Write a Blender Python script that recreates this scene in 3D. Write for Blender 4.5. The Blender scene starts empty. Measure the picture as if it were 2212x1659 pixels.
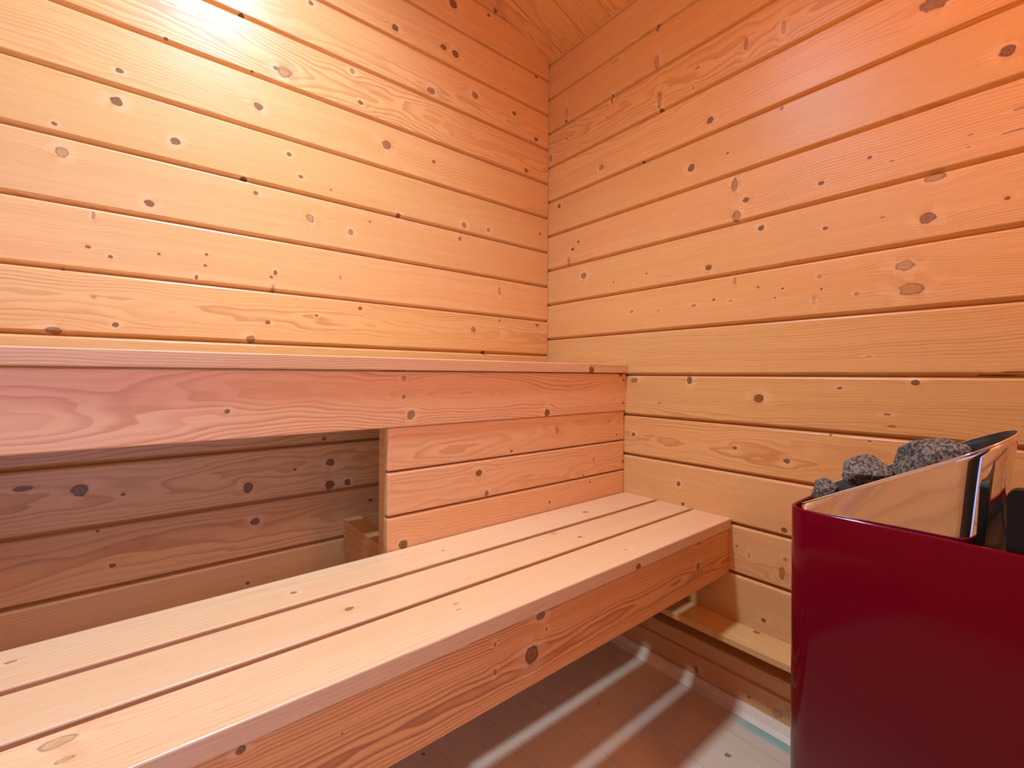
import bpy, bmesh, math, random
from mathutils import Vector, Matrix, noise

scene = bpy.context.scene
COL = scene.collection

# ------------------------------------------------------------------ camera
# world: corner of the two visible walls at x=0, y=0; left wall is the plane y=0,
# right wall the plane x=0, floor at z=-0.036 (metres)
CAM = Vector((-1.1792, -1.2432, 0.800))
YAW, ROLL, FPX = 0.890681, 0.005771, 971.57
cam_data = bpy.data.cameras.new('camera')
cam = bpy.data.objects.new('camera', cam_data)
COL.objects.link(cam)
cam_data.sensor_fit = 'HORIZONTAL'
cam_data.sensor_width = 36.0
cam_data.lens = FPX / 2212.0 * 36.0
cam_data.shift_y = -(829.5 - 810.54) / 2212.0
cam_data.clip_start = 0.01
fw = Vector((math.cos(YAW), math.sin(YAW), 0))
rt = Vector((math.sin(YAW), -math.cos(YAW), 0))
up = Vector((0, 0, 1))
r2 = rt * math.cos(ROLL) + up * math.sin(ROLL)
u2 = -rt * math.sin(ROLL) + up * math.cos(ROLL)
m = Matrix((r2, u2, -fw)).transposed().to_4x4()
m.translation = CAM
cam.matrix_world = m
scene.camera = cam

# ------------------------------------------------------------------ world, exposure
scene.view_settings.view_transform = 'Standard'
scene.view_settings.look = 'None'
scene.view_settings.exposure = 0.62
scene.view_settings.gamma = 1.0
scene.view_settings.use_curve_mapping = False
world = bpy.data.worlds.new('daylight')
scene.world = world
world.use_nodes = True
bg = world.node_tree.nodes['Background']
bg.inputs['Color'].default_value = (0.36, 0.48, 1.0, 1)
bg.inputs['Strength'].default_value = 1.35

# ------------------------------------------------------------------ the sauna lamp's light
LAMP = Vector((-1.02, -0.555, 2.165))
ld = bpy.data.lights.new('bulb_light', 'POINT')
ld.energy = 89.0
ld.color = (0.57, 0.78, 1.03)   # cool white
ld.shadow_soft_size = 0.058
# photometric spread of a frosted downlight: strongest straight down, weaker sideways
ld.use_nodes = True
lt = ld.node_tree
em = lt.nodes['Emission']
tc = lt.nodes.new('ShaderNodeTexCoord')
sx = lt.nodes.new('ShaderNodeSeparateXYZ')
lt.links.new(tc.outputs['Normal'], sx.inputs[0])
def lmath(op, a, b):
    n = lt.nodes.new('ShaderNodeMath'); n.operation = op
    for i, v in enumerate((a, b)):
        if hasattr(v, 'is_output'): lt.links.new(v, n.inputs[i])
        else: n.inputs[i].default_value = v
    return n.outputs[0]
cosd = lmath('MAXIMUM', lmath('MULTIPLY', sx.outputs[2], -1.0), 0.0)
lt.links.new(lmath('ADD', lmath('MULTIPLY', lmath('POWER', cosd, 2.9), 1.08), 0.035), em.inputs['Strength'])
lo = bpy.data.objects.new('bulb_light', ld)
lo.location = LAMP
COL.objects.link(lo)
# portal in the glass door so daylight is sampled cleanly
pd = bpy.data.lights.new('door_portal', 'AREA')
pd.shape = 'RECTANGLE'
pd.size = 1.46
pd.size_y = 1.66
pd.cycles.is_portal = True
po = bpy.data.objects.new('door_portal', pd)
po.location = (-1.62, -1.815, 0.95)
po.rotation_euler = (math.radians(-90), 0, math.radians(180))
COL.objects.link(po)

# ------------------------------------------------------------------ knots seen on each surface (u, v, ru, rv, strength)
KN = {
    'left': [(-1.228, 1.429, 0.0058, 0.0058, 1), (-1.233, 1.363, 0.0106, 0.0106, 1), (-1.134, 1.313, 0.0082, 0.0082, 1), (-1.324, 1.285, 0.0036, 0.0036, 1), (-1.313, 1.233, 0.0091, 0.0109, 0.55), (-1.179, 1.165, 0.008, 0.008, 1), (-0.973, 1.452, 0.009, 0.009, 1), (-0.916, 1.56, 0.0151, 0.014, 0.6), (-0.936, 1.561, 0.0058, 0.0058, 1), (-0.904, 1.357, 0.0053, 0.0053, 1), (-0.876, 1.308, 0.0048, 0.0048, 1), (-0.801, 1.293, 0.0025, 0.0025, 1), (-1.003, 1.266, 0.0067, 0.0067, 1), (-0.978, 1.239, 0.0051, 0.0051, 1), (-0.853, 1.206, 0.0096, 0.0121, 0.6), (-0.854, 1.766, 0.006, 0.006, 1), (-1.153, 1.533, 0.0035, 0.0035, 1), (-0.987, 1.532, 0.0028, 0.0028, 1), (-1.275, 1.054, 0.0037, 0.0037, 1), (-1.241, 1.04, 0.0038, 0.0038, 1), (-1.162, 1.059, 0.003, 0.003, 1), (-1.077, 1.073, 0.0032, 0.0032, 1), (-1.267, 1.119, 0.0028, 0.0084, 0.6), (-1.01, 1.656, 0.0066, 0.0066, 1), (-0.621, 1.816, 0.0095, 0.0095, 1), (-0.459, 1.834, 0.0088, 0.0088, 1), (-0.415, 1.833, 0.0119, 0.0119, 1), (-0.503, 1.679, 0.0115, 0.0115, 0.8), (-0.339, 1.731, 0.0123, 0.0123, 0.8), (-0.17, 1.732, 0.0082, 0.0082, 1), (-0.065, 1.675, 0.0086, 0.0086, 1), (-0.112, 1.546, 0.0076, 0.0076, 1), (-0.746, 1.635, 0.0064, 0.0077, 0.7), (-0.722, 1.557, 0.0065, 0.0065, 1), (-0.646, 1.465, 0.0134, 0.0134, 0.8), (-0.492, 1.463, 0.005, 0.005, 1), (-0.378, 1.29, 0.0076, 0.0091, 0.7), (-0.281, 1.295, 0.0063, 0.0079, 0.7), (-0.607, 1.27, 0.0068, 0.0068, 1), (-0.747, 1.191, 0.0064, 0.0089, 0.7), (-0.042, 1.33, 0.0052, 0.0052, 1), (-0.395, 1.242, 0.006, 0.009, 0.7), (-0.425, 1.989, 0.0148, 0.0148, 1), (-0.255, 2.056, 0.008, 0.008, 1), (-0.284, 2.024, 0.0063, 0.0063, 1), (-0.067, 1.907, 0.0069, 0.0069, 1), (-0.694, 1.232, 0.0026, 0.0026, 1), (-1.095, 1.018, 0.0031, 0.0052, 1), (-0.943, 1.04, 0.0034, 0.0034, 1), (-0.934, 1.052, 0.0035, 0.0069, 1), (-0.939, 1.01, 0.0035, 0.0115, 0.6), (-1.233, 0.9, 0.0053, 0.0053, 1), (-1.266, 0.954, 0.0028, 0.0028, 0.5), (-0.95, 0.927, 0.0057, 0.0057, 1), (-0.836, 0.954, 0.0037, 0.0037, 1), (-1.323, 0.882, 0.0108, 0.0072, 0.8), (-0.987, 0.883, 0.009, 0.0101, 0.8), (-1.311, 1.003, 0.0027, 0.0027, 1), (-1.079, 1.047, 0.0032, 0.0032, 1), (-0.72, 0.984, 0.0052, 0.0052, 1), (-0.339, 0.951, 0.0077, 0.0108, 0.7), (-0.232, 1.092, 0.0048, 0.0145, 0.5), (-0.055, 0.987, 0.0052, 0.0052, 1), (-0.231, 0.99, 0.004, 0.004, 1), (-0.297, 0.875, 0.0078, 0.0078, 1), (-0.775, 1.062, 0.0025, 0.005, 0.6), (-1.283, 0.565, 0.013, 0.013, 1), (-1.362, 0.58, 0.0123, 0.0053, 1), (-1.219, 0.546, 0.0039, 0.0039, 1), (-0.99, 0.525, 0.0101, 0.0134, 1), (-0.8, 0.503, 0.0112, 0.0136, 1), (-0.752, 0.504, 0.0076, 0.0102, 1), (-0.976, 0.44, 0.009, 0.009, 1), (-1.258, 0.477, 0.0028, 0.0028, 1), (-1.235, 0.401, 0.0048, 0.0048, 1), (-0.99, 0.295, 0.0045, 0.0045, 1), (-0.798, 0.564, 0.0099, 0.0112, 1), (-0.887, 0.555, 0.0036, 0.0036, 1), (-0.688, 0.444, 0.0053, 0.0053, 1), (-0.814, 0.628, 0.0049, 0.0049, 1)],
    'right': [(-0.299, 1.708, 0.0046, 0.0182, 0.8), (-0.476, 1.623, 0.0055, 0.0275, 0.55), (-0.48, 1.588, 0.0069, 0.0069, 1), (-0.469, 1.842, 0.0069, 0.0124, 0.8), (-0.466, 1.74, 0.0069, 0.0194, 0.5), (-0.093, 1.759, 0.0034, 0.0269, 0.5), (-0.09, 1.726, 0.0067, 0.0051, 1), (-0.256, 1.499, 0.0093, 0.0109, 0.7), (-0.418, 1.458, 0.0043, 0.0043, 1), (-0.057, 1.427, 0.0068, 0.0086, 1), (-0.311, 1.826, 0.0181, 0.0023, 0.7), (-0.278, 1.658, 0.0031, 0.0031, 1), (-0.093, 1.661, 0.0042, 0.0042, 1), (-0.011, 1.622, 0.0052, 0.0157, 0.7), (-0.126, 1.253, 0.0066, 0.0066, 1), (-0.108, 1.213, 0.005, 0.015, 0.5), (-0.153, 1.273, 0.0049, 0.0049, 1), (-1.08, 1.526, 0.0197, 0.0179, 0.8), (-1.174, 1.379, 0.0106, 0.0106, 1), (-0.632, 1.493, 0.0088, 0.01, 1), (-0.578, 1.383, 0.0091, 0.0104, 1), (-0.809, 1.444, 0.0039, 0.0039, 1), (-0.68, 1.386, 0.0036, 0.0036, 1), (-0.725, 1.647, 0.0047, 0.0165, 0.6), (-0.812, 1.637, 0.0044, 0.0177, 0.5), (-0.698, 1.296, 0.0072, 0.0192, 0.6), (-0.727, 1.249, 0.0071, 0.0071, 1), (-0.703, 1.213, 0.0096, 0.0167, 0.6), (-0.891, 1.238, 0.0052, 0.0052, 1), (-0.979, 1.263, 0.0039, 0.0039, 1), (-1.015, 1.242, 0.0038, 0.0028, 0.6), (-1.129, 1.249, 0.0043, 0.0017, 0.6), (-1.126, 1.227, 0.0034, 0.0017, 0.6), (-1.069, 1.111, 0.0117, 0.0108, 0.85), (-1.08, 1.187, 0.0161, 0.008, 0.6), (-0.764, 1.168, 0.0069, 0.0069, 1), (-0.9, 1.134, 0.0047, 0.0047, 1), (-1.001, 1.131, 0.0038, 0.0019, 0.7), (-1.175, 1.118, 0.0033, 0.0033, 1), (-1.189, 1.27, 0.0073, 0.0024, 0.6), (-1.187, 1.234, 0.0178, 0.0016, 0.8), (-0.595, 1.654, 0.0064, 0.0038, 0.6), (-0.582, 1.606, 0.0026, 0.0078, 0.6), (-0.63, 1.095, 0.0075, 0.0088, 1), (-1.037, 1.025, 0.0139, 0.0111, 0.5), (-1.045, 0.976, 0.0184, 0.0129, 0.5), (-0.7, 1.047, 0.0036, 0.0096, 0.5), (-0.587, 0.997, 0.0064, 0.0039, 0.7), (-0.645, 1.006, 0.0037, 0.0037, 1), (-0.689, 0.997, 0.0048, 0.0036, 0.6), (-0.757, 1.023, 0.0029, 0.0029, 1), (-0.813, 1.011, 0.0028, 0.0028, 1), (-0.889, 1.027, 0.0042, 0.0052, 0.5), (-0.893, 0.999, 0.0026, 0.0026, 1), (-0.878, 0.974, 0.0032, 0.0095, 0.4), (-0.958, 0.979, 0.004, 0.004, 0.6), (-0.796, 0.991, 0.0022, 0.0022, 1), (-0.576, 0.789, 0.0078, 0.0117, 1), (-0.76, 0.746, 0.0115, 0.0115, 1), (-0.928, 0.776, 0.0041, 0.003, 1), (-1.054, 0.79, 0.0064, 0.0064, 1), (-1.01, 0.724, 0.0067, 0.0029, 0.8), (-1.017, 0.7, 0.0066, 0.0028, 0.8), (-0.702, 0.616, 0.0048, 0.0048, 1), (-0.824, 0.6, 0.0066, 0.0066, 1), (-0.912, 0.671, 0.0031, 0.0031, 1), (-0.981, 0.666, 0.0039, 0.0019, 1), (-0.886, 0.562, 0.0052, 0.0052, 0.7), (-0.979, 0.844, 0.0049, 0.0029, 0.4), (-1.184, 0.811, 0.0146, 0.0016, 0.8), (-1.161, 0.805, 0.0215, 0.0017, 1), (-0.18, 1.149, 0.0113, 0.0129, 0.8), (-0.38, 1.002, 0.0058, 0.0058, 0.6), (-0.435, 1.112, 0.0028, 0.0028, 1), (-0.309, 1.105, 0.003, 0.003, 1), (-0.392, 0.787, 0.0116, 0.0087, 0.7), (-0.39, 0.618, 0.0058, 0.0058, 1), (-0.482, 0.72, 0.0027, 0.0027, 1), (-0.474, 0.995, 0.0041, 0.0041, 0.4), (-0.545, 0.493, 0.0053, 0.0079, 1), (-0.558, 0.438, 0.0052, 0.0052, 1), (-0.739, 0.35, 0.0035, 0.007, 0.5), (-0.708, 0.364, 0.003, 0.003, 1), (-0.819, 0.435, 0.0066, 0.0066, 1), (-0.815, 0.331, 0.0066, 0.0177, 0.6), (-0.822, 0.366, 0.0044, 0.0044, 0.6), (-0.775, 0.201, 0.0057, 0.0057, 1)],
    'ufascia': [(-1.076, 0.737, 0.0046, 0.0046, 1), (-0.759, 0.792, 0.0059, 0.0059, 0.6), (-0.759, 0.753, 0.0049, 0.0049, 0.7), (-0.742, 0.714, 0.0099, 0.0109, 0.8), (-0.342, 0.7, 0.01, 0.0125, 1), (-0.011, 0.787, 0.0044, 0.0044, 1), (-0.013, 0.715, 0.0044, 0.0044, 1), (-0.026, 0.806, 0.0087, 0.0087, 1)],
    'uslat': [(-0.173, 0.817, 0.0122, 0.0108, 1)],
    'skirt': [(-0.3, 0.648, 0.0064, 0.009, 0.5), (-0.461, 0.608, 0.0041, 0.0041, 1), (-0.075, 0.661, 0.0036, 0.0036, 1), (-0.038, 0.616, 0.0036, 0.0036, 1), (-0.561, 0.565, 0.01, 0.01, 1), (-0.538, 0.512, 0.0079, 0.0079, 0.9), (-0.147, 0.551, 0.0041, 0.0083, 0.6), (-0.007, 0.528, 0.0059, 0.0059, 1), (-0.191, 0.509, 0.0034, 0.0034, 1), (-0.756, 0.438, 0.0108, 0.0108, 1), (-0.327, 0.454, 0.0038, 0.0038, 1), (-0.163, 0.485, 0.0034, 0.0034, 1)],
    'lfascia': [(-0.687, 0.34, 0.0152, 0.0152, 1), (-0.667, 0.398, 0.0108, 0.0077, 0.9), (-0.762, 0.385, 0.0029, 0.0043, 0.8), (-0.762, 0.343, 0.0036, 0.005, 0.8), (-0.653, 0.37, 0.0031, 0.0039, 0.8), (-0.158, 0.347, 0.0077, 0.0099, 1), (-0.154, 0.4, 0.0089, 0.0055, 0.6), (-1.101, 0.399, 0.0054, 0.0054, 1), (-0.994, 0.363, 0.0014, 0.0014, 1)],
    'lslatf': [(-0.401, 0.412, 0.0085, 0.0066, 1)],
    'slat': [(-0.987, -0.425, 0.0047, 0.0047, 0.8), (-1.313, -0.4, 0.0047, 0.0029, 0.7), (-0.697, -0.421, 0.0049, 0.0039, 0.7), (-0.26, -0.426, 0.0075, 0.0062, 0.7), (-0.932, -0.535, 0.0058, 0.0051, 0.8), (-0.959, -0.478, 0.0053, 0.0038, 0.35), (-0.413, -0.544, 0.0053, 0.0042, 0.8), (-0.443, -0.49, 0.0065, 0.0032, 0.5), (-1.248, -0.612, 0.0138, 0.0078, 0.42), (-1.239, -0.645, 0.007, 0.0035, 0.45), (-0.793, -0.625, 0.0037, 0.0022, 0.6), (-0.798, -0.643, 0.0044, 0.0022, 0.6), (-0.39, -0.655, 0.0078, 0.0029, 0.5)],
    'ledge': [(-0.763, -0.013, 0.008, 0.0068, 0.9)],
    'sill': [(-0.814, 0.005, 0.0109, 0.0109, 0.5), (-0.613, 0.005, 0.0063, 0.01, 0.7), (-0.75, 0.007, 0.0034, 0.0034, 1)],
    'ceiling': [(0.077, -0.111, 0.0148, 0.0114, 1), (0.01, -0.21, 0.0124, 0.0095, 1), (0.076, -0.253, 0.0078, 0.006, 1), (0.013, -0.075, 0.0066, 0.0051, 1)],
}
WARM = 38.0
RND = random.Random(7)

# ------------------------------------------------------------------ material helpers
class NT:
    def __init__(s, mat):
        s.t = mat.node_tree
        s.n = s.t.nodes
        s.l = s.t.links
    def new(s, kind, **kw):
        n = s.n.new(kind)
        for k, v in kw.items():
            setattr(n, k, v)
        return n
    def put(s, sock, v):
        if hasattr(v, 'default_value') or hasattr(v, 'is_output'):
            s.l.new(v, sock)
        else:
            sock.default_value = v
    def math(s, op, a, b=None, c=None, clamp=False):
        n = s.new('ShaderNodeMath', operation=op, use_clamp=clamp)
        s.put(n.inputs[0], a)
        if b is not None: s.put(n.inputs[1], b)
        if c is not None: s.put(n.inputs[2], c)
        return n.outputs[0]
    def vmath(s, op, a, b=None, out=0):
        n = s.new('ShaderNodeVectorMath', operation=op)
        s.put(n.inputs[0], a)
        if b is not None: s.put(n.inputs[1], b)
        return n.outputs[out]
    def comb(s, x, y, z):
        n = s.new('ShaderNodeCombineXYZ')
        s.put(n.inputs[0], x); s.put(n.inputs[1], y); s.put(n.inputs[2], z)
        return n.outputs[0]
    def noise(s, vec, scale=1.0, detail=2.0, rough=0.5, out='Fac'):
        n = s.new('ShaderNodeTexNoise')
        n.noise_dimensions = '3D'
        s.put(n.inputs['Vector'], vec)
        n.inputs['Scale'].default_value = scale
        n.inputs['Detail'].default_value = detail
        n.inputs['Roughness'].default_value = rough
        return n.outputs[out]
    def smooth(s, x, a, b, lo=0.0, hi=1.0):
        n = s.new('ShaderNodeMapRange', interpolation_type='SMOOTHSTEP')
        s.put(n.inputs[0], x)
        n.inputs[1].default_value = a; n.inputs[2].default_value = b
        n.inputs[3].default_value = lo; n.inputs[4].default_value = hi
        return n.outputs[0]
    def mix(s, f, a, b, blend='MIX'):
        n = s.new('ShaderNodeMix', data_type='RGBA', blend_type=blend)
        s.put(n.inputs[0], f)
        for sock, v in ((n.inputs[6], a), (n.inputs[7], b)):
            if isinstance(v, tuple): sock.default_value = (v[0], v[1], v[2], 1)
            else: s.l.new(v, sock)
        return n.outputs[2]
    def mixf(s, f, a, b):
        n = s.new('ShaderNodeMix', data_type='FLOAT')
        s.put(n.inputs[0], f); s.put(n.inputs[2], a); s.put(n.inputs[3], b)
        return n.outputs[0]

def knot_group():
    g = bpy.data.node_groups.new('knot_field', 'ShaderNodeTree')
    I = g.interface
    for nm, ty in (('V', 'NodeSocketFloat'), ('K', 'NodeSocketFloat'), ('D', 'NodeSocketFloat'),
                   ('P', 'NodeSocketVector'), ('N', 'NodeSocketVector'), ('C', 'NodeSocketVector'),
                   ('R', 'NodeSocketVector'), ('S', 'NodeSocketFloat')):
        I.new_socket(nm, in_out='INPUT', socket_type=ty)
    for nm in ('V', 'K', 'D'):
        I.new_socket(nm, in_out='OUTPUT', socket_type='NodeSocketFloat')
    class G: pass
    o = G(); o.node_tree = g
    s = NT(o)
    gi = s.new('NodeGroupInput'); go = s.new('NodeGroupOutput')
    q0 = s.vmath('DIVIDE', s.vmath('SUBTRACT', gi.outputs['P'], gi.outputs['C']), gi.outputs['R'])
    q = s.vmath('ADD', q0, gi.outputs['N'])
    d = s.vmath('LENGTH', q, out=1)
    e1 = s.vmath('MULTIPLY', q, (0.27, 0.46, 0.0))
    e2 = s.vmath('DOT_PRODUCT', e1, e1, out=1)
    e = s.math('MULTIPLY', s.math('EXPONENT', s.math('MULTIPLY', e2, -1.0)), 0.88)
    cs = s.new('ShaderNodeSeparateXYZ'); s.l.new(gi.outputs['C'], cs.inputs[0])
    s.l.new(s.mixf(e, gi.outputs['V'], cs.outputs[1]), go.inputs['V'])
    s.l.new(s.math('MINIMUM', gi.outputs['K'], d), go.inputs['K'])
    m_ = s.math('MULTIPLY', s.smooth(d, 1.12, 0.80), s.math('MAXIMUM', gi.outputs['S'], s.math('MULTIPLY', s.smooth(d, 0.5, 0.85), 0.85)))
    m_ = s.math('MULTIPLY', m_, s.smooth(gi.outputs['S'], 0.0, 0.75, 0.3, 0.95))
    s.l.new(s.math('MAXIMUM', gi.outputs['D'], m_), go.inputs['D'])
    return g
KG = knot_group()

def wood(name, u=(1, 0, 0), v=(0, 0, 1), w=(0, 1, 0), knots=(), v0=0.0, w0=0.05, freq=170.0, contrast=0.5,
         tint=(1, 1, 1), early=(0.84, 0.485, 0.185), late=(0.50, 0.165, 0.042), rough=0.36, seed=0.0, wobble=1.0):
    mat = bpy.data.materials.new(name)
    mat.use_nodes = True
    s = NT(mat)
    bsdf = s.n['Principled BSDF']
    co = s.new('ShaderNodeTexCoord').outputs['Object']
    U = s.vmath('DOT_PRODUCT', co, u, out=1)
    V = s.vmath('DOT_PRODUCT', co, v, out=1)
    W = s.vmath('DOT_PRODUCT', co, w, out=1)
    P = s.comb(U, V, 0.0)
    D = K = None
    Vk = V
    if knots:
        nd = s.noise(s.comb(U, V, seed), scale=70.0, detail=2.0, out='Color')
        nd = s.vmath('MULTIPLY', s.vmath('SUBTRACT', nd, (0.5, 0.5, 0.5)), (0.95, 0.95, 0.0))
        K, D = 50.0, 0.0
        for k in knots:
            g = s.new('ShaderNodeGroup'); g.node_tree = KG
            s.put(g.inputs['V'], Vk); s.put(g.inputs['K'], K); s.put(g.inputs['D'], D)
            s.put(g.inputs['P'], P); s.put(g.inputs['N'], nd)
            g.inputs['C'].default_value = (k[0], k[1], 0)
            g.inputs['R'].default_value = (max(k[2] * 0.92, 0.0012), max(k[3] * 0.92, 0.0012), 1.0)
            g.inputs['S'].default_value = k[4]
            Vk, K, D = g.outputs['V'], g.outputs['K'], g.outputs['D']
    # growth rings: distance to the pith of the tree, wandering along the board
    na = s.noise(s.comb(s.math('MULTIPLY', U, 1.6), s.math('MULTIPLY', V, 2.0), seed + 3.1), scale=1.0, detail=2.0)
    nb = s.noise(s.comb(s.math('MULTIPLY', U, 2.6), s.math('MULTIPLY', V, 9.0), seed + 17.7), scale=1.0, detail=3.0)
    dv = s.math('ADD', s.math('SUBTRACT', Vk, v0), s.math('MULTIPLY', s.math('SUBTRACT', na, 0.5), 0.10 * wobble))
    dw = s.math('ADD', s.math('ADD', W, w0), s.math('MULTIPLY', s.math('SUBTRACT', nb, 0.5), 0.06 * wobble))
    ring = s.math('SQRT', s.math('ADD', s.math('MULTIPLY', dv, dv), s.math('MULTIPLY', dw, dw)))
    nf = s.noise(s.comb(s.math('MULTIPLY', U, 5.0), s.math('MULTIPLY', V, 60.0), seed), scale=1.0, detail=2.0)
    ph = s.math('ADD', s.math('MULTIPLY', ring, freq), s.math('MULTIPLY', nf, 0.8))
    fr = s.math('FRACT', ph)
    line = s.math('MULTIPLY', s.smooth(fr, 0.25, 0.88), s.smooth(fr, 1.0, 0.90))
    # year to year variation of the ring darkness
    yr = s.noise(s.comb(s.math('MULTIPLY', ph, 0.37), s.math('MULTIPLY', U, 0.8), seed), scale=1.0, detail=1.0)
    line = s.math('MULTIPLY', line, s.smooth(yr, 0.28, 0.66, 0.15, 1.0))
    # fibre and slow colour drift
    fib = s.noise(s.comb(s.math('MULTIPLY', U, 14.0), s.math('MULTIPLY', Vk, 620.0), seed + 5.0), scale=1.0, detail=3.0, rough=0.6)
    slow = s.noise(s.comb(s.math('MULTIPLY', U, 1.5), s.math('MULTIPLY', Vk, 14.0), seed + 9.0), scale=1.0, detail=2.0)
    ec = tuple(min(1.0, early[i] * tint[i]) for i in range(3))
    lc = tuple(min(1.0, late[i] * tint[i]) for i in range(3))
    col = s.mix(s.math('MULTIPLY', line, min(1.0, contrast * 1.15)), ec, lc)
    col = s.mix(s.smooth(slow, 0.40, 0.72, 0.0, 0.34), col, tuple(ec[i] * (0.95, 0.80, 0.62)[i] for i in range(3)))
    col = s.mix(s.smooth(fib, 0.45, 0.75, 0.0, 0.22), col, lc)
    if knots:
        hal = s.smooth(K, 3.4, 1.2, 0.0, 0.5)
        hn = s.noise(s.comb(U, V, seed + 2.0), scale=28.0, detail=1.0)
        hc = s.mix(s.smooth(hn, 0.45, 0.6), (0.92, 0.58, 0.30), (0.72, 0.32, 0.10))
        col = s.mix(s.math('MULTIPLY', hal, 0.75), col, hc)
        cr = s.new('ShaderNodeValToRGB')
        s.l.new(s.math('MULTIPLY', K, 0.8), cr.inputs[0])
        el = cr.color_ramp.elements
        el[0].position = 0.0; el[0].color = (0.17, 0.060, 0.018, 1)
        el[1].position = 0.92; el[1].color = (0.30, 0.13, 0.035, 1)
        for p_, c_ in ((0.22, (0.25, 0.090, 0.024, 1)), (0.45, (0.29, 0.115, 0.030, 1)), (0.66, (0.13, 0.045, 0.012, 1)), (0.78, (0.085, 0.030, 0.010, 1))):
            e_ = el.new(p_); e_.color = c_
        col = s.mix(D, col, cr.outputs[0])
    s.l.new(col, bsdf.inputs['Base Color'])
    bsdf.inputs['Roughness'].default_value = rough
    bsdf.inputs['Specular IOR Level'].default_value = 0.5
    bp = s.new('ShaderNodeBump')
    bp.inputs['Strength'].default_value = 0.16
    bp.inputs['Distance'].default_value = 0.0012
    s.l.new(s.math('ADD', s.math('MULTIPLY', line, -0.6), s.math('MULTIPLY', fib, -0.7)), bp.inputs['Height'])
    s.l.new(bp.outputs[0], bsdf.inputs['Normal'])
    return mat

def plain(name, color, rough=0.5, metal=0.0, spec=0.5, coat=0.0, var=0.0, scale=20.0):
    mat = bpy.data.materials.new(name)
    mat.use_nodes = True
    s = NT(mat)
    b = s.n['Principled BSDF']
    co = s.new('ShaderNodeTexCoord').outputs['Object']
    n_ = s.noise(co, scale=scale, detail=4.0)
    c = s.mix(s.smooth(n_, 0.3, 0.7, 0.0, 1.0), tuple(x * (1 - var) for x in color), tuple(min(1, x * (1 + var)) for x in color))
    s.l.new(c, b.inputs['Base Color'])
    b.inputs['Roughness'].default_value = rough
    b.inputs['Metallic'].default_value = metal
    b.inputs['Specular IOR Level'].default_value = spec
    b.inputs['Coat Weight'].default_value = coat
    b.inputs['Coat Roughness'].default_value = 0.04
    return mat

# ------------------------------------------------------------------ mesh helpers
def link(name, bm, mats, parent=None, smooth=False, props=None):
    bmesh.ops.recalc_face_normals(bm, faces=bm.faces)
    me = bpy.data.meshes.new(name)
    bm.to_mesh(me); bm.free()
    for m_ in (mats if isinstance(mats, (list, tuple)) else [mats]):
        me.materials.append(m_)
    if smooth:
        for p in me.polygons: p.use_smooth = True
    o = bpy.data.objects.new(name, me)
    COL.objects.link(o)
    if parent is not None:
        o.parent = parent
        o.matrix_parent_inverse = Matrix.Translation(-parent.location)
    for k, v in (props or {}).items():
        o[k] = v
    return o

def prism(bm, prof, place, a, b, mat=0, segs=1):
    """extrude a closed 2D profile (p,q) from length a to b; place(l,p,q)->xyz"""
    rings = []
    for i in range(segs + 1):
        l = a + (b - a) * i / segs
        rings.append([bm.verts.new(place(l, p, q)) for p, q in prof])
    n = len(prof)
    fs = []
    for i in range(segs):
        for k in range(n):
            fs.append(bm.faces.new((rings[i][k], rings[i][(k + 1) % n], rings[i + 1][(k + 1) % n], rings[i + 1][k])))
    fs.append(bm.faces.new(rings[0]))
    fs.append(bm.faces.new(list(reversed(rings[-1]))))
    for f in fs: f.material_index = mat
    return fs

def rbox_profile(p0, p1, q0, q1, r=0.003, n=2):
    pts = []
    for cx, cy, a0 in ((p1 - r, q1 - r, 0), (p0 + r, q1 - r, 90), (p0 + r, q0 + r, 180), (p1 - r, q0 + r, 270)):
        for i in range(n + 1):
            a = math.radians(a0 + 90 * i / n)
            pts.append((cx + r * math.cos(a), cy + r * math.sin(a)))
    return pts

def box_bm(x0, x1, y0, y1, z0, z1, bev=0.002, segs=2):
    bm = bmesh.new()
    vs = [bm.verts.new((x, y, z)) for x in (x0, x1) for y in (y0, y1) for z in (z0, z1)]
    for f in ((0, 1, 3, 2), (4, 6, 7, 5), (0, 4, 5, 1), (2, 3, 7, 6), (0, 2, 6, 4), (1, 5, 7, 3)):
        bm.faces.new([vs[i] for i in f])
    if bev:
        bmesh.ops.bevel(bm, geom=list(bm.edges), offset=bev, segments=segs, affect='EDGES', profile=0.5)
    return bm

def empty(name, loc, label, cat, group=None):
    o = bpy.data.objects.new(name, None)
    o.empty_display_size = 0.1
    o.location = loc
    COL.objects.link(o)
    o['label'] = label; o['category'] = cat
    if group: o['group'] = group
    return o

ST = {'kind': 'structure'}

def board_profile(z0, z1, T=0.045):
    return [(-T, z0), (-0.015, z0), (-0.014, z0 + 0.0012), (-0.001, z0 + 0.0085), (0.0, z0 + 0.0102),
            (0.0, z1 - 0.0055), (-0.0012, z1 - 0.003), (-0.004, z1 - 0.0012), (-0.015, z1), (-T, z1)]

def zrand(a, b): return RND.uniform(a, b)

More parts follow.
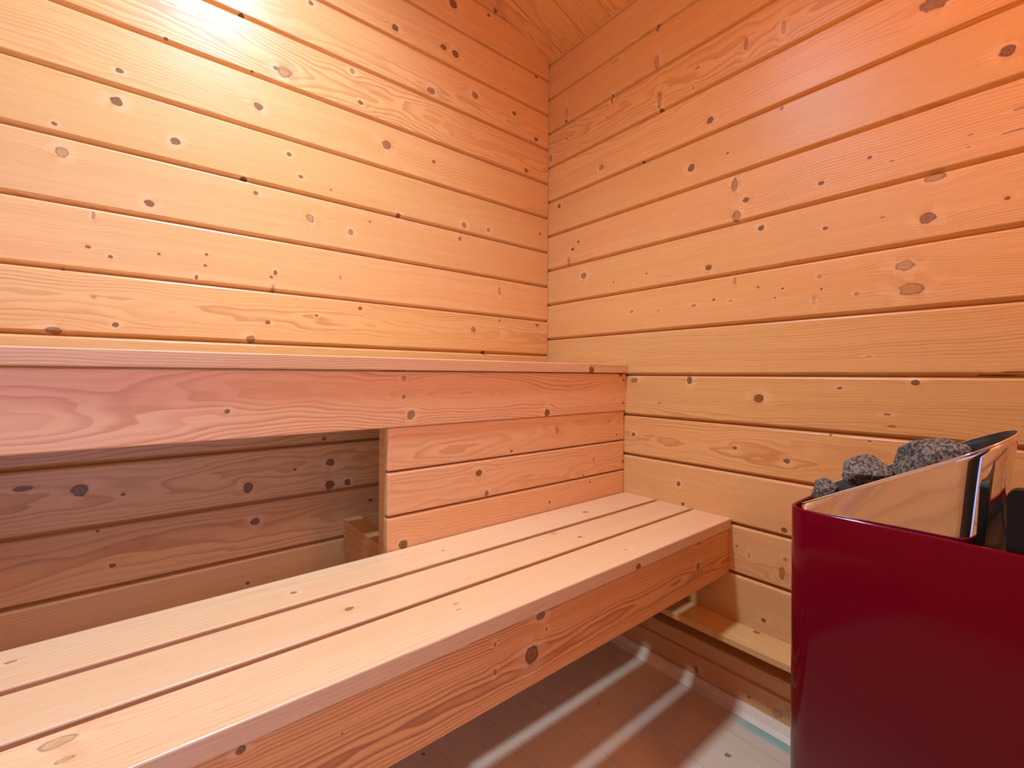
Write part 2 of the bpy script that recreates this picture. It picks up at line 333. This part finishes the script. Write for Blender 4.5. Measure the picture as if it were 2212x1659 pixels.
def board_params(i, zc, style=None):
    if style is None:
        style = RND.choice(('quarter', 'quarter', 'side', 'cath'))
    if style == 'quarter':   # fine parallel lines
        p = dict(v0=zc + RND.choice((-1, 1)) * zrand(0.10, 0.2), w0=zrand(0.02, 0.05), freq=zrand(190, 280), contrast=zrand(0.22, 0.38))
    elif style == 'side':
        p = dict(v0=zc + RND.choice((-1, 1)) * zrand(0.05, 0.09), w0=zrand(0.04, 0.06), freq=zrand(150, 210), contrast=zrand(0.32, 0.48))
    else:
        p = dict(v0=zc + zrand(-0.03, 0.03), w0=zrand(0.05, 0.07), freq=zrand(150, 220), contrast=zrand(0.40, 0.58), wobble=0.8)
    t = zrand(0.94, 1.05)
    p['tint'] = (t, t * zrand(0.965, 1.02), t * zrand(0.93, 1.04))
    p['seed'] = i * 7.31 + 1.7
    return p

def knots_between(lst, z0, z1, k=1.2, pad=0.02):
    return [(a, b, c * k, d, s) for a, b, c, d, s in lst if z0 - pad < b < z1 + pad]

def log_wall(name, grooves, place, spans, u, w, knots, styles=None):
    """grooves: heights from low to high; spans(i): list of (a,b) lengths for board i"""
    bm = bmesh.new(); mats = []
    for i in range(len(grooves) - 1):
        z0, z1 = grooves[i], grooves[i + 1]
        zc = 0.5 * (z0 + z1)
        st = styles.get(i) if styles else None
        kk = knots_between(knots, z0, z1)
        p = board_params(i + (hash_name(name)), zc, st)
        mats.append(wood('%s_pine_board' % name, u=u, v=(0, 0, 1), w=w, knots=kk, **p))
        for a, b in spans(z0, z1):
            prism(bm, board_profile(z0, z1), place, a, b, mat=len(mats) - 1)
    return bm, mats

def hash_name(s): return sum(ord(c) for c in s) % 97

# ------------------------------------------------------------------ room shell
XW, YW = -2.50, -1.78          # far ends of the room (behind the camera)
RIDGE = -1.70
FL = -0.036                     # floor level
SL = 0.295
def roof_z(x):
    return 1.983 + SL * (-x) if x > RIDGE else 1.983 + SL * (-RIDGE) - SL * (RIDGE - x)

def clip_roof(bm, pad=0.004):
    # wall boards are cut along the underside of the sloping ceiling
    for no, pt in ((Vector((SL, 0, 1)).normalized(), Vector((0, 0, 1.983 + pad))),
                   (Vector((-SL, 0, 1)).normalized(), Vector((RIDGE, 0, roof_z(RIDGE) + pad)))):
        geom = list(bm.verts) + list(bm.edges) + list(bm.faces)
        r = bmesh.ops.bisect_plane(bm, geom=geom, plane_co=pt, plane_no=no, clear_outer=True)
        ed = [e for e in r['geom_cut'] if isinstance(e, bmesh.types.BMEdge)]
        bmesh.ops.holes_fill(bm, edges=ed)

gl = [FL] + [0.873 - 0.130 * k for k in range(6, 0, -1)] + [0.873 + 0.130 * k for k in range(0, 14)]
gr = [0.154, 0.289, 0.416, 0.550, 0.675, 0.801, 0.934] + [0.934 + 0.130 * k for k in range(1, 9)] + [2.05]

bm, mats = log_wall('wall_left', gl, lambda l, p, q: (l, -p, q), lambda a, b: [(XW, -0.0022)],
                    (1, 0, 0), (0, 1, 0), KN['left'], styles={5: 'cath', 4: 'cath', 3: 'cath', 6: 'quarter', 7: 'cath', 8: 'quarter', 9: 'quarter', 10: 'quarter', 11: 'side', 12: 'cath', 13: 'cath', 14: 'side'})
clip_roof(bm)
link('wall_left', bm, mats, props=ST)

bm, mats = log_wall('wall_right', gr, lambda l, p, q: (-p, l, q), lambda a, b: [(YW, 0.045)],
                    (0, 1, 0), (1, 0, 0), KN['right'], styles={5: 'side', 6: 'quarter', 7: 'quarter', 8: 'quarter', 9: 'quarter', 4: 'side', 3: 'cath'})
link('wall_right', bm, mats, props=ST)

gz = [FL] + [0.094 + 0.130 * k for k in range(0, 20)]
DX0, DX1, DZ = -2.40, -0.84, 1.80
def rear_spans(a, b):
    return [(XW, DX0), (DX1, 0.0)] if 0.5 * (a + b) < DZ + 0.02 else [(XW, 0.0)]
bm, mats = log_wall('wall_rear', gz, lambda l, p, q: (l, YW + p, q), rear_spans, (1, 0, 0), (0, 1, 0), [])
clip_roof(bm)
link('wall_rear', bm, mats, props=ST)
bm, mats = log_wall('wall_near', [z for z in gz if z < 2.0], lambda l, p, q: (XW + p, l, q), lambda a, b: [(YW, 0.0)], (0, 1, 0), (1, 0, 0), [])
link('wall_near', bm, mats, props=ST)

# sloping tongue-and-groove ceiling, boards run up the slope
bm = bmesh.new(); mats = []
ys = [0.044] + [-0.067 - 0.111 * k for k in range(16)]
L1 = math.hypot(-RIDGE, SL * -RIDGE)
ex = Vector((-1, 0, SL)).normalized(); ez = Vector((SL, 0, 1)).normalized()
ex2 = Vector((1, 0, SL)).normalized(); ez2 = Vector((-SL, 0, 1)).normalized()
X2 = XW - 0.045
L2 = math.hypot(RIDGE - X2, SL * (RIDGE - X2))
O1 = Vector((0, 0, 1.983)); O2 = Vector((X2, 0, roof_z(X2)))
for i in range(len(ys) - 1):
    y1, y0 = ys[i], ys[i + 1]
    c = 0.5 * (y0 + y1)
    kk = [k for k in KN['ceiling'] if y0 - 0.01 < k[1] < y1 + 0.01]
    p = board_params(i + 40, c, 'cath' if i == 0 else None)
    mats.append(wood('ceiling_pine_board', u=tuple(ex), v=(0, 1, 0), w=tuple(ez), knots=kk, **p))
    prof = [(0.018, y0), (0.005, y0), (0.0, y0 + 0.004), (0.0, y1 - 0.004), (0.005, y1), (0.018, y1)]
    prism(bm, prof, lambda l, p_, q: O1 + ex * l + ez * p_ + Vector((0, q, 0)), -0.045, L1, mat=i)
    prism(bm, prof, lambda l, p_, q: O2 + ex2 * l + ez2 * p_ + Vector((0, q, 0)), 0.0, L2, mat=i)
link('ceiling', bm, mats, props=ST)

# floor: pale greyish boards running toward the camera
def floor_mat():
    mat = wood('pale_floor_boards', u=(0, 1, 0), v=(1, 0, 0), w=(0, 0, 1), v0=-0.3, w0=0.04, freq=120, contrast=0.30,
               early=(0.80, 0.62, 0.44), late=(0.52, 0.36, 0.23), rough=0.5, seed=31.0)
    s = NT(mat); b = s.n['Principled BSDF']
    col = b.inputs['Base Color'].links[0].from_socket
    co = s.new('ShaderNodeTexCoord').outputs['Object']
    sp = s.new('ShaderNodeSeparateXYZ'); s.l.new(co, sp.inputs[0])
    # teal paint smear along the foot of the cove strip, grime dots
    n1 = s.noise(s.vmath('MULTIPLY', co, (30.0, 14.0, 1.0)), scale=1.0, detail=4.0)
    near = s.smooth(s.math('ADD', sp.outputs[0], s.math('MULTIPLY', n1, 0.03)), -0.070, -0.042)
    ylim = s.smooth(sp.outputs[1], -0.70, -0.78)
    col = s.mix(s.math('MULTIPLY', s.math('MULTIPLY', near, ylim), 0.75), col, (0.17, 0.46, 0.38))
    spots = s.noise(co, scale=38.0, detail=2.0)
    col = s.mix(s.smooth(spots, 0.745, 0.78, 0.0, 0.7), col, (0.10, 0.07, 0.055))
    # board joints
    fx = s.math('FRACT', s.math('MULTIPLY', s.math('ADD', sp.outputs[0], 4.03), 1 / 0.14))
    col = s.mix(s.smooth(s.math('ABSOLUTE', s.math('SUBTRACT', fx, 0.5)), 0.490, 0.498, 0.0, 0.3), col, (0.16, 0.09, 0.06))
    s.l.new(col, b.inputs['Base Color'])
    return mat
bm = box_bm(XW - 0.05, 0.045, YW - 0.05, 0.045, FL - 0.04, FL, bev=0)
link('floor', bm, floor_mat(), props=ST)

# sill log below the right wall (set forward, with a groove) and the flat ledge board over it
sm = wood('sill_log_pine', u=(0, 1, 0), v=(0, 0, 1), w=(1, 0, 0), knots=KN['sill'], v0=0.2, w0=0.05, freq=170, contrast=0.35,
          early=(0.84, 0.45, 0.19), seed=3.3)
bm = bmesh.new()
prof = [(0.045, FL), (-0.020, FL), (-0.020, 0.043), (-0.013, 0.046), (-0.013, 0.050), (-0.020, 0.053), (-0.020, 0.086), (-0.018, 0.0885), (0.038, 0.0885), (0.038, 0.1535), (0.045, 0.1535)]
prism(bm, prof, lambda l, p, q: (p, l, q), YW, -0.0005)
link('trim_2', bm, sm, props=ST)
lm = wood('ledge_board_pine', u=(0, 1, 0), v=(1, 0, 0), w=(0, 0, 1), knots=KN['ledge'], v0=-0.2, w0=0.03, freq=190, contrast=0.3, seed=8.8)
bm = bmesh.new()
prism(bm, rbox_profile(-0.0905, -0.0005, 0.1540, 0.1712, r=0.0025), lambda l, p, q: (p, l, q), YW, -0.0005)
link('trim_1', bm, lm, props=ST)
# pale cove strip between sill log and floor
cm = plain('pale_cove_strip', (0.88, 0.66, 0.48), rough=0.5, var=0.08, scale=14.0)
bm = bmesh.new()
prism(bm, [(-0.0205, FL + 0.0004), (-0.048, FL + 0.0004), (-0.048, FL + 0.002), (-0.036, FL + 0.010), (-0.026, FL + 0.025), (-0.0205, FL + 0.025)], lambda l, p, q: (p, l, q), YW, -0.0005)
link('baseboard_right', bm, cm, props=ST)

# glass door behind the camera
dm = wood('door_frame_pine', u=(0, 0, 1), v=(1, 0, 0), w=(0, 1, 0), v0=-3, w0=0.1, contrast=0.3, seed=12.0)
bm = bmesh.new()
for x0, x1, z0, z1 in ((DX0, DX0 + 0.045, FL, DZ), (DX1 - 0.045, DX1, FL, DZ), (DX0 + 0.045, DX1 - 0.045, DZ - 0.045, DZ), (DX0 + 0.045, DX1 - 0.045, FL, 0.045)):
    b2 = box_bm(x0, x1, YW - 0.05, YW + 0.012, z0, z1, bev=0.002)
    me = bpy.data.meshes.new('tmp'); b2.to_mesh(me); b2.free(); bm.from_mesh(me); bpy.data.meshes.remove(me)
door = link('door_1', bm, dm, props=ST)
gm = bpy.data.materials.new('clear_glass'); gm.use_nodes = True
s = NT(gm)
for n_ in list(s.n):
    if n_.type == 'BSDF_PRINCIPLED': s.n.remove(n_)
tr = s.new('ShaderNodeBsdfTransparent'); tr.inputs[0].default_value = (0.95, 0.97, 0.96, 1)
gs = s.new('ShaderNodeBsdfGlossy'); gs.inputs['Roughness'].default_value = 0.02
fr = s.new('ShaderNodeFresnel'); fr.inputs[0].default_value = 1.45
mx = s.new('ShaderNodeMixShader')
s.l.new(fr.outputs[0], mx.inputs[0]); s.l.new(tr.outputs[0], mx.inputs[1]); s.l.new(gs.outputs[0], mx.inputs[2])
out = [n_ for n_ in s.n if n_.type == 'OUTPUT_MATERIAL'][0]
s.l.new(mx.outputs[0], out.inputs[0])
bm = box_bm(DX0 + 0.045, DX1 - 0.045, YW - 0.024, YW - 0.016, 0.045, DZ - 0.045, bev=0)
link('glass_pane', bm, gm, parent=door)

# ------------------------------------------------------------------ benches
UX, VY = (1, 0, 0), (0, 1, 1)
def slat(name, x0, x1, y0, y1, z0, z1, parent, mat, label=None):
    bm = bmesh.new()
    prism(bm, rbox_profile(y0, y1, z0, z1, r=0.0022), lambda l, p, q: (l, p, q), x0, x1)
    o = link(name, bm, mat, parent)
    if label: o['label'] = label
    return o

BX0, BX1 = XW + 0.001, -0.0008
zt = 0.432
low = empty('sauna_bench', (-1.2, -0.5, FL), 'low slatted pine sauna bench with a wide front board and large dark knot', 'bench')
for i, (y0, y1, ct, fq) in enumerate(((-0.4672, -0.3585, 0.20, 90), (-0.5815, -0.481, 0.20, 200), (-0.695, -0.5925, 0.14, 150))):
    zoff = 0.0
    kk = [(a, b + zt, c * 1.3, d * 1.1, s_) for a, b, c, d, s_ in KN['slat'] if y0 < b < y1]
    if i == 2:
        kk += [(a, -0.695 + b, c, d, s_) for a, b, c, d, s_ in KN['lslatf']]
    mt = wood('bench_slat_pine', u=UX, v=VY, w=(0, -0.5, 0.5), knots=kk, v0=zt + 0.5 * (y0 + y1) + (0.03, 0.16, -0.15)[i], w0=0.0 - 0.5 * (zt - y0) + 0.05,
              freq=fq, contrast=ct, early=(0.80, 0.52, 0.28), seed=50 + i * 3.7, rough=0.38)
    slat('seat_slat', BX0, BX1, y0, y1, zt - 0.026, zt, low, mt)
lf = wood('low_bench_front_pine', u=UX, v=(0, 0, 1), w=(0, 1, 0), knots=KN['lfascia'], v0=0.335, w0=0.69 + 0.03, freq=230, contrast=0.85,
          early=(0.84, 0.38, 0.125), late=(0.44, 0.15, 0.045), seed=71.0, wobble=0.55)
slat('front_board', BX0, BX1, -0.690, -0.664, 0.2885, zt - 0.0262, low, lf)
jm = wood('joist_pine', u=(0, 1, 0), v=(0, 0, 1), w=(1, 0, 0), v0=0.5, w0=0.1, freq=150, contrast=0.35, seed=23.0)
for jx in (-0.763, -1.50, -2.25):
    bm = bmesh.new()
    # cross joist with its lower rear end rounded off
    z1, z0, ya, yb = zt - 0.0262, zt - 0.026 - 0.105, -0.0008, -0.6635
    pr = [(yb, z0), (yb, z1), (ya, z1), (ya, z0 + 0.05)] + [(ya - 0.05 + 0.05 * math.cos(a), z0 + 0.05 - 0.05 * math.sin(a)) for a in [math.radians(t_) for t_ in (20, 40, 60, 80, 90)]]
    prism(bm, pr, lambda l, p, q: (l, p, q), jx, jx + 0.045)
    link('cross_joist', bm, jm, low)
for jx in (-1.50, -2.25):
    link('leg', box_bm(jx + 0.0455, jx + 0.0905, -0.600, -0.555, FL, 0.32, 0.002), jm, low)

uz = 0.835
upb = empty('sauna_bench', (-1.2, -0.2, FL), 'high pine sauna bench along the left wall, a deep plain board under its front edge', 'bench')
for i, (y0, y1) in enumerate(((-0.135, -0.035), (-0.252, -0.149), (-0.369, -0.265))):
    kk = [(a, b - 0.369, c, d, s_) for a, b, c, d, s_ in KN['uslat']] if i == 2 else []
    mt = wood('bench_slat_pine', u=UX, v=VY, w=(0, -0.5, 0.5), knots=kk, v0=uz + 0.5 * (y0 + y1) + 0.2, w0=-0.5 * (uz - y0) + 0.05,
              freq=230, contrast=0.35, early=(0.82, 0.50, 0.25), seed=90 + i * 3.7, rough=0.4)
    slat('seat_slat', BX0, BX1, y0, y1, uz - 0.0262, uz, upb, mt)
uf = wood('high_bench_front_pine', u=UX, v=(0, 0, 1), w=(0, 1, 0), knots=KN['ufascia'], v0=0.755, w0=0.36 + 0.05, freq=185, contrast=0.62,
          early=(0.88, 0.50, 0.24), late=(0.60, 0.23, 0.075), seed=64.0, wobble=1.1)
slat('front_board', BX0, BX1, -0.3600, -0.334, 0.6895, uz - 0.028, upb, uf)
for z0, z1, v0_, ct in ((0.5975, 0.7000, 0.640, 0.34), (0.5035, 0.5945, 0.52, 0.28), (0.4130, 0.5000, 0.38, 0.28)):
    kk = [k for k in KN['skirt'] if z0 - 0.01 < k[1] < z1 + 0.01]
    mt = wood('skirt_board_pine', u=UX, v=(0, 0, 1), w=(0, 1, 0), knots=kk, v0=v0_, w0=0.355 + 0.05, freq=150, contrast=ct,
              early=(0.88, 0.50, 0.23), seed=z0 * 91, rough=0.42)
    bm = box_bm(-0.792, BX1, -0.3555, -0.3345, z0, z1 if z1 < 0.69 else 0.689, bev=0.0045, segs=3)
    link('skirt_board', bm, mt, upb)
for jx in (-0.070, -0.7880):
    link('skirt_batten', box_bm(jx, jx + 0.045, -0.334, -0.300, 0.41, uz - 0.0265, 0.002), jm, upb)
for jx in (-1.5, -2.3):
    bm = box_bm(jx, jx + 0.045, -0.3335, -0.0008, 0.715, uz - 0.0265, 0.002)
    link('cross_joist', bm, jm, upb)
for jx in (-1.547, -2.347):
    link('leg', box_bm(jx, jx + 0.045, -0.3335, -0.289, FL, uz - 0.0265, 0.002), jm, upb)

# ------------------------------------------------------------------ heater
ht = empty('sauna_heater', (-0.25, -1.2, FL), 'dark red electric sauna heater with polished steel collar holding stones, by the right wall', 'heater')
red = bpy.data.materials.new('dark_red_enamel'); red.use_nodes = True
s = NT(red); b = s.n['Principled BSDF']
co = s.new('ShaderNodeTexCoord').outputs['Object']
dn = s.noise(co, scale=170.0, detail=1.0)
s.l.new(s.mix(s.smooth(dn, 0.78, 0.84, 0.0, 0.5), (0.16, 0.0003, 0.008), (0.17, 0.015, 0.02)), b.inputs['Base Color'])
b.inputs['Roughness'].default_value = 0.10
b.inputs['Specular IOR Level'].default_value = 0.16
steel = bpy.data.materials.new('polished_steel'); steel.use_nodes = True
s = NT(steel); b = s.n['Principled BSDF']
b.inputs['Base Color'].default_value = (0.88, 0.89, 0.94, 1)
b.inputs['Metallic'].default_value = 1.0
b.inputs['Roughness'].default_value = 0.07
co = s.new('ShaderNodeTexCoord').outputs['Object']
bp = s.new('ShaderNodeBump'); bp.inputs['Strength'].default_value = 0.12; bp.inputs['Distance'].default_value = 0.004
s.l.new(s.noise(co, scale=14.0, detail=1.0), bp.inputs['Height']); s.l.new(bp.outputs[0], b.inputs['Normal'])
black = plain('black_heater_steel', (0.010, 0.008, 0.008), rough=0.45, spec=0.25)
HX0, HX1, HY0, HY1, HZ = -0.412, -0.145, -1.452, -0.968, 0.600
def rrect(x0, x1, y0, y1, r, n=8):
    pts = []
    for cx, cy, a0 in ((x1 - r, y1 - r, 0), (x0 + r, y1 - r, 90), (x0 + r, y0 + r, 180), (x1 - r, y0 + r, 270)):
        for i in range(n + 1):
            a = math.radians(a0 + 90 * i / n)
            pts.append((cx + r * math.cos(a), cy + r * math.sin(a)))
    return pts
def tube_shell(profile_rz, outline):
    """profile: list of (inset, z); outline(inset)->pts ; closed loop profile"""
    bm = bmesh.new(); rings = []
    for ins, z in profile_rz:
        rings.append([bm.verts.new((x, y, z)) for x, y in outline(ins)])
    n = len(rings[0]); m_ = len(rings)
    for i in range(m_):
        A, B = rings[i], rings[(i + 1) % m_]
        for k in range(n):
            bm.faces.new((A[k], A[(k + 1) % n], B[(k + 1) % n], B[k]))
    return bm
ol = lambda ins: rrect(HX0 + ins, HX1 - ins, HY0 + ins, HY1 - ins, max(0.004, 0.034 - ins))
bm = tube_shell([(0, -0.016), (0, HZ - 0.003), (0.0009, HZ - 0.0008), (0.0028, HZ), (0.0048, HZ - 0.0008), (0.0056, HZ - 0.003), (0.0056, HZ - 0.012), (0.0030, -0.016)], ol)
link('red_casing', bm, red, ht, smooth=True)
# foot plate and black inner bin
bm = tube_shell([(0.0060, HZ - 0.010), (0.0060, 0.40), (0.0072, 0.40), (0.0072, HZ - 0.010)], ol)
link('inner_liner', bm, black, ht, smooth=True)
bm = tube_shell([(0.010, FL), (0.010, -0.0165), (0.03, -0.0165), (0.03, FL)], ol)
link('foot_frame', bm, black, ht)
bm = bmesh.new()
o1 = [bm.verts.new((x, y, HZ - 0.03)) for x, y in ol(0.0075)]
o2 = [bm.verts.new((x, y, HZ - 0.045)) for x, y in ol(0.0075)]
bm.faces.new(o1); bm.faces.new(list(reversed(o2)))
for k in range(len(o1)): bm.faces.new((o1[k], o1[(k + 1) % len(o1)], o2[(k + 1) % len(o2)], o2[k]))
link('inner_deck', bm, black, ht)

# steel collar: U-shaped sheet whose slanted rim climbs away from the left end
def u_plan(xn, xf, ystart, yc, squash, n_s=26, n_a=40):
    r = 0.5 * (xf - xn); cx = 0.5 * (xn + xf)
    pts = []
    for i in range(n_s): pts.append((xn, ystart + (yc - ystart) * i / n_s))
    for i in range(n_a + 1):
        a = math.pi * i / n_a
        pts.append((cx - r * math.cos(a), yc - squash * r * math.sin(a)))
    for i in range(1, n_s + 1): pts.append((xf, yc + (ystart - yc) * i / n_s))
    return pts
top = u_plan(-0.390, -0.284, -0.985, -1.155, 0.95)
bot = u_plan(-0.3985, -0.300, -0.985, -1.150, 0.86)
def rim_z(y, x=-0.39): return 0.604 + 0.556 * max(0.0, (-0.985 - y)) + 0.12 * (x + 0.39)
bm = bmesh.new()
NR = 14
grids = []
for off in (0.0, 0.0014):
    g_ = []
    for j in range(NR + 1):
        t_ = j / NR
        row = []
        for k in range(len(top)):
            tx, ty = top[k]; bx, by = bot[k]
            cx = 0.5 * (-0.390 - 0.284)
            zt_ = rim_z(ty, tx); zb_ = 0.588
            x = bx + (tx - bx) * t_; y = by + (ty - by) * t_
            # inward offset for the inner skin
            x += off * (1 if x < cx else -1) * (1 if abs(x - cx) > 0.004 else 0); y += off * (1 if ty < -1.155 else 0)
            row.append(bm.verts.new((x, y, zb_ + (zt_ - zb_) * t_)))
        g_.append(row)
    grids.append(g_)
M_ = len(top)
for gi_, g_ in enumerate(grids):
    for j in range(NR):
        for k in range(M_ - 1):
            f = bm.faces.new((g_[j][k], g_[j][k + 1], g_[j + 1][k + 1], g_[j + 1][k]))
            f.material_index = gi_
for k in range(M_ - 1):
    for j in (0, NR):
        bm.faces.new((grids[0][j][k], grids[0][j][k + 1], grids[1][j][k + 1], grids[1][j][k]))
for k in (0, M_ - 1):
    for j in range(NR):
        bm.faces.new((grids[0][j][k], grids[0][j + 1][k], grids[1][j + 1][k], grids[1][j][k]))
inner = plain('dark_inner_steel', (0.03, 0.028, 0.027), rough=0.45, metal=0.3, var=0.4, scale=30)  # inner skin of the collar, darker and rougher than the outside
o = link('steel_collar', bm, [steel, inner], ht, smooth=True)
o['label'] = 'polished steel collar with slanted open rim'
# rolled bright edge along the slanted rim
bm = bmesh.new()
pts = [Vector((x, y, rim_z(y, x))) for x, y in top]
rr = 0.0014; prev = None
for i, p in enumerate(pts):
    d = (pts[min(i + 1, len(pts) - 1)] - pts[max(i - 1, 0)]).normalized()
    a = d.cross(Vector((0, 0, 1))).normalized(); b_ = a.cross(d)
    ring = [bm.verts.new(p + a * rr * math.cos(t_) + b_ * rr * math.sin(t_)) for t_ in [2 * math.pi * q / 8 for q in range(8)]]
    if prev:
        for q in range(8): bm.faces.new((prev[q], prev[(q + 1) % 8], ring[(q + 1) % 8], ring[q]))
    else: bm.faces.new(ring)
    prev = ring
bm.faces.new(prev)
link('rim_bead', bm, steel, ht, smooth=True)
# sloping black tray inside the collar that carries the stones
bm = bmesh.new()
prism(bm, [(-0.992, 0.584), (-1.150, 0.642), (-1.150, 0.646), (-0.992, 0.588)], lambda l, p, q: (l, p, q), -0.379, -0.305)
link('stone_tray', bm, black, ht)
# black guard at the other half of the top
bm = box_bm(-0.4035, -0.384, -1.40, -1.1985, HZ - 0.029, 0.672, bev=0)
ed = [e for e in bm.edges if abs(e.verts[0].co.x - e.verts[1].co.x) > 0.01 and e.verts[0].co.z > 0.65 and e.verts[1].co.z > 0.65]
bmesh.ops.bevel(bm, geom=ed, offset=0.012, segments=5, affect='EDGES', profile=0.5)
bmesh.ops.bevel(bm, geom=[e for e in bm.edges if e.calc_length() > 0.03], offset=0.002, segments=2, affect='EDGES', profile=0.5)
o = link('black_guard', bm, black, ht)

# ------------------------------------------------------------------ stones
stone = bpy.data.materials.new('speckled_grey_stone'); stone.use_nodes = True
s = NT(stone); b = s.n['Principled BSDF']
co = s.new('ShaderNodeTexCoord').outputs['Object']
n1 = s.noise(co, scale=260.0, detail=3.0, rough=0.7); n2 = s.noise(co, scale=45.0, detail=3.0)
c1 = s.mix(s.smooth(n1, 0.40, 0.62), (0.035, 0.032, 0.032), (0.27, 0.225, 0.16))
c1 = s.mix(s.smooth(n2, 0.55, 0.7, 0.0, 0.45), c1, (0.10, 0.07, 0.05))
s.l.new(c1, b.inputs['Base Color']); b.inputs['Roughness'].default_value = 0.85
bp = s.new('ShaderNodeBump'); bp.inputs['Strength'].default_value = 0.5; bp.inputs['Distance'].default_value = 0.002
s.l.new(n1, bp.inputs['Height']); s.l.new(bp.outputs[0], b.inputs['Normal'])
def rock(loc, size, rot, seed, label=None, facets=9):
    rn = random.Random(seed)
    bm = bmesh.new()
    bmesh.ops.create_icosphere(bm, subdivisions=4, radius=1.0)
    # cleave flat faces off a ball, then roughen
    cuts = []
    for i in range(facets):
        n_ = Vector((rn.uniform(-1, 1), rn.uniform(-1, 1), rn.uniform(-1, 1))).normalized()
        cuts.append((n_, rn.uniform(0.55, 0.85)))
    for v in bm.verts:
        for n_, d_ in cuts:
            e_ = v.co.dot(n_) - d_
            if e_ > 0: v.co -= n_ * e_ * 0.93
        nn = noise.noise(v.co * 1.6 + Vector((seed, 0, 0))) * 0.10 + noise.noise(v.co * 5 + Vector((0, seed, 0))) * 0.045
        v.co *= 1.0 + nn
    R = Matrix.Rotation(rot[2], 4, 'Z') @ Matrix.Rotation(rot[1], 4, 'Y') @ Matrix.Rotation(rot[0], 4, 'X')
    for v in bm.verts:
        v.co = R @ Vector((v.co.x * size[0], v.co.y * size[1], v.co.z * size[2]))
    o = link('sauna_stone', bm, stone)
    for f in o.data.polygons: f.use_smooth = False
    o.location = loc
    o['label'] = label; o['category'] = 'stone'; o['group'] = 'stones in the sauna heater'
    return o
rock((-0.338, -1.124, 0.6840), (0.028, 0.044, 0.031), (-0.50, 0.0, 0.0), 31, 'largest grey speckled stone, highest in the steel collar of the heater')
rock((-0.338, -1.050, 0.6520), (0.029, 0.036, 0.028), (-0.5, 0.2, 0.0), 23, 'middle grey stone with a dark broken face, between the largest stone and the small one')
rock((-0.347, -1.004, 0.6180), (0.021, 0.022, 0.022), (0.2, 0.5, 0.1), 5, 'smallest grey stone, lowest at the left tip of the steel collar')


# ------------------------------------------------------------------ lamp under the ridge (above the picture)
lamp = empty('ceiling_lamp', (LAMP.x, LAMP.y, LAMP.z), 'tilted round metal bowl lamp hanging below the ridge over the benches', 'lamp')
lm_ = plain('white_lamp_metal', (0.7, 0.68, 0.64), rough=0.4)
ax = Vector((-0.760, 0.0, -0.650)).normalized()
ux = ax.orthogonal().normalized(); uy = ax.cross(ux)
bm = bmesh.new(); RB = 0.14; prev = None
first = None
seq = [(RB, math.radians(180 - a_)) for a_ in range(0, 76, 5)] + [(RB + 0.004, math.radians(180 - a_)) for a_ in range(75, -1, -5)]
for r_, th in seq:
    ring = []
    for k in range(48):
        ph = 2 * math.pi * k / 48
        ring.append(bm.verts.new(LAMP + ax * r_ * math.cos(th) + (ux * math.cos(ph) + uy * math.sin(ph)) * max(1e-4, r_ * math.sin(th))))
    if prev:
        for k in range(48): bm.faces.new((prev[k], prev[(k + 1) % 48], ring[(k + 1) % 48], ring[k]))
    prev = ring
link('lamp_bowl', bm, lm_, lamp, smooth=True)
bm = bmesh.new()
q_ = ax.to_track_quat('Z', 'Y').to_matrix().to_4x4()
bmesh.ops.create_cone(bm, cap_ends=True, segments=24, radius1=0.02, radius2=0.02, depth=0.10, matrix=Matrix.Translation(LAMP - ax * 0.09) @ q_)
link('bulb_socket', bm, lm_, lamp, smooth=False)
bm = bmesh.new()
bmesh.ops.create_cone(bm, cap_ends=True, segments=20, radius1=0.012, radius2=0.012, depth=0.07, matrix=Matrix.Translation((LAMP.x + 0.06, LAMP.y, LAMP.z + 0.160)))
link('lamp_stem', bm, lm_, lamp)

# added warm fill globe, unseen behind the camera; lifts right wall and corner
WL = Vector((-0.62, YW + 0.135, 1.62))
wl = empty('added_fill_lamp', tuple(WL), 'added warm fill globe on a round wooden plate, unseen, high on the rear wall', 'lamp')
gmat = bpy.data.materials.new('warm_fill_globe'); gmat.use_nodes = True
gb = gmat.node_tree.nodes['Principled BSDF']
gb.inputs['Base Color'].default_value = (0.8, 0.6, 0.4, 1)
gb.inputs['Emission Color'].default_value = (1.0, 0.44, 0.11, 1)
gb.inputs['Emission Strength'].default_value = WARM
bm = bmesh.new()
bmesh.ops.create_uvsphere(bm, u_segments=24, v_segments=14, radius=0.07, matrix=Matrix.Translation(WL))
link('globe', bm, gmat, wl, smooth=True)
bm = bmesh.new()
bmesh.ops.create_cone(bm, cap_ends=True, segments=32, radius1=0.07, radius2=0.07, depth=0.02, matrix=Matrix.Translation((WL.x, YW + 0.0105, WL.z)) @ Matrix.Rotation(math.pi / 2, 4, 'X'))
link('fill_lamp_plate', bm, jm, wl)
bm = bmesh.new()
bmesh.ops.create_cone(bm, cap_ends=True, segments=20, radius1=0.025, radius2=0.025, depth=0.046, matrix=Matrix.Translation((WL.x, YW + 0.0435, WL.z)) @ Matrix.Rotation(math.pi / 2, 4, 'X'))
link('fill_lamp_neck', bm, lm_, wl)
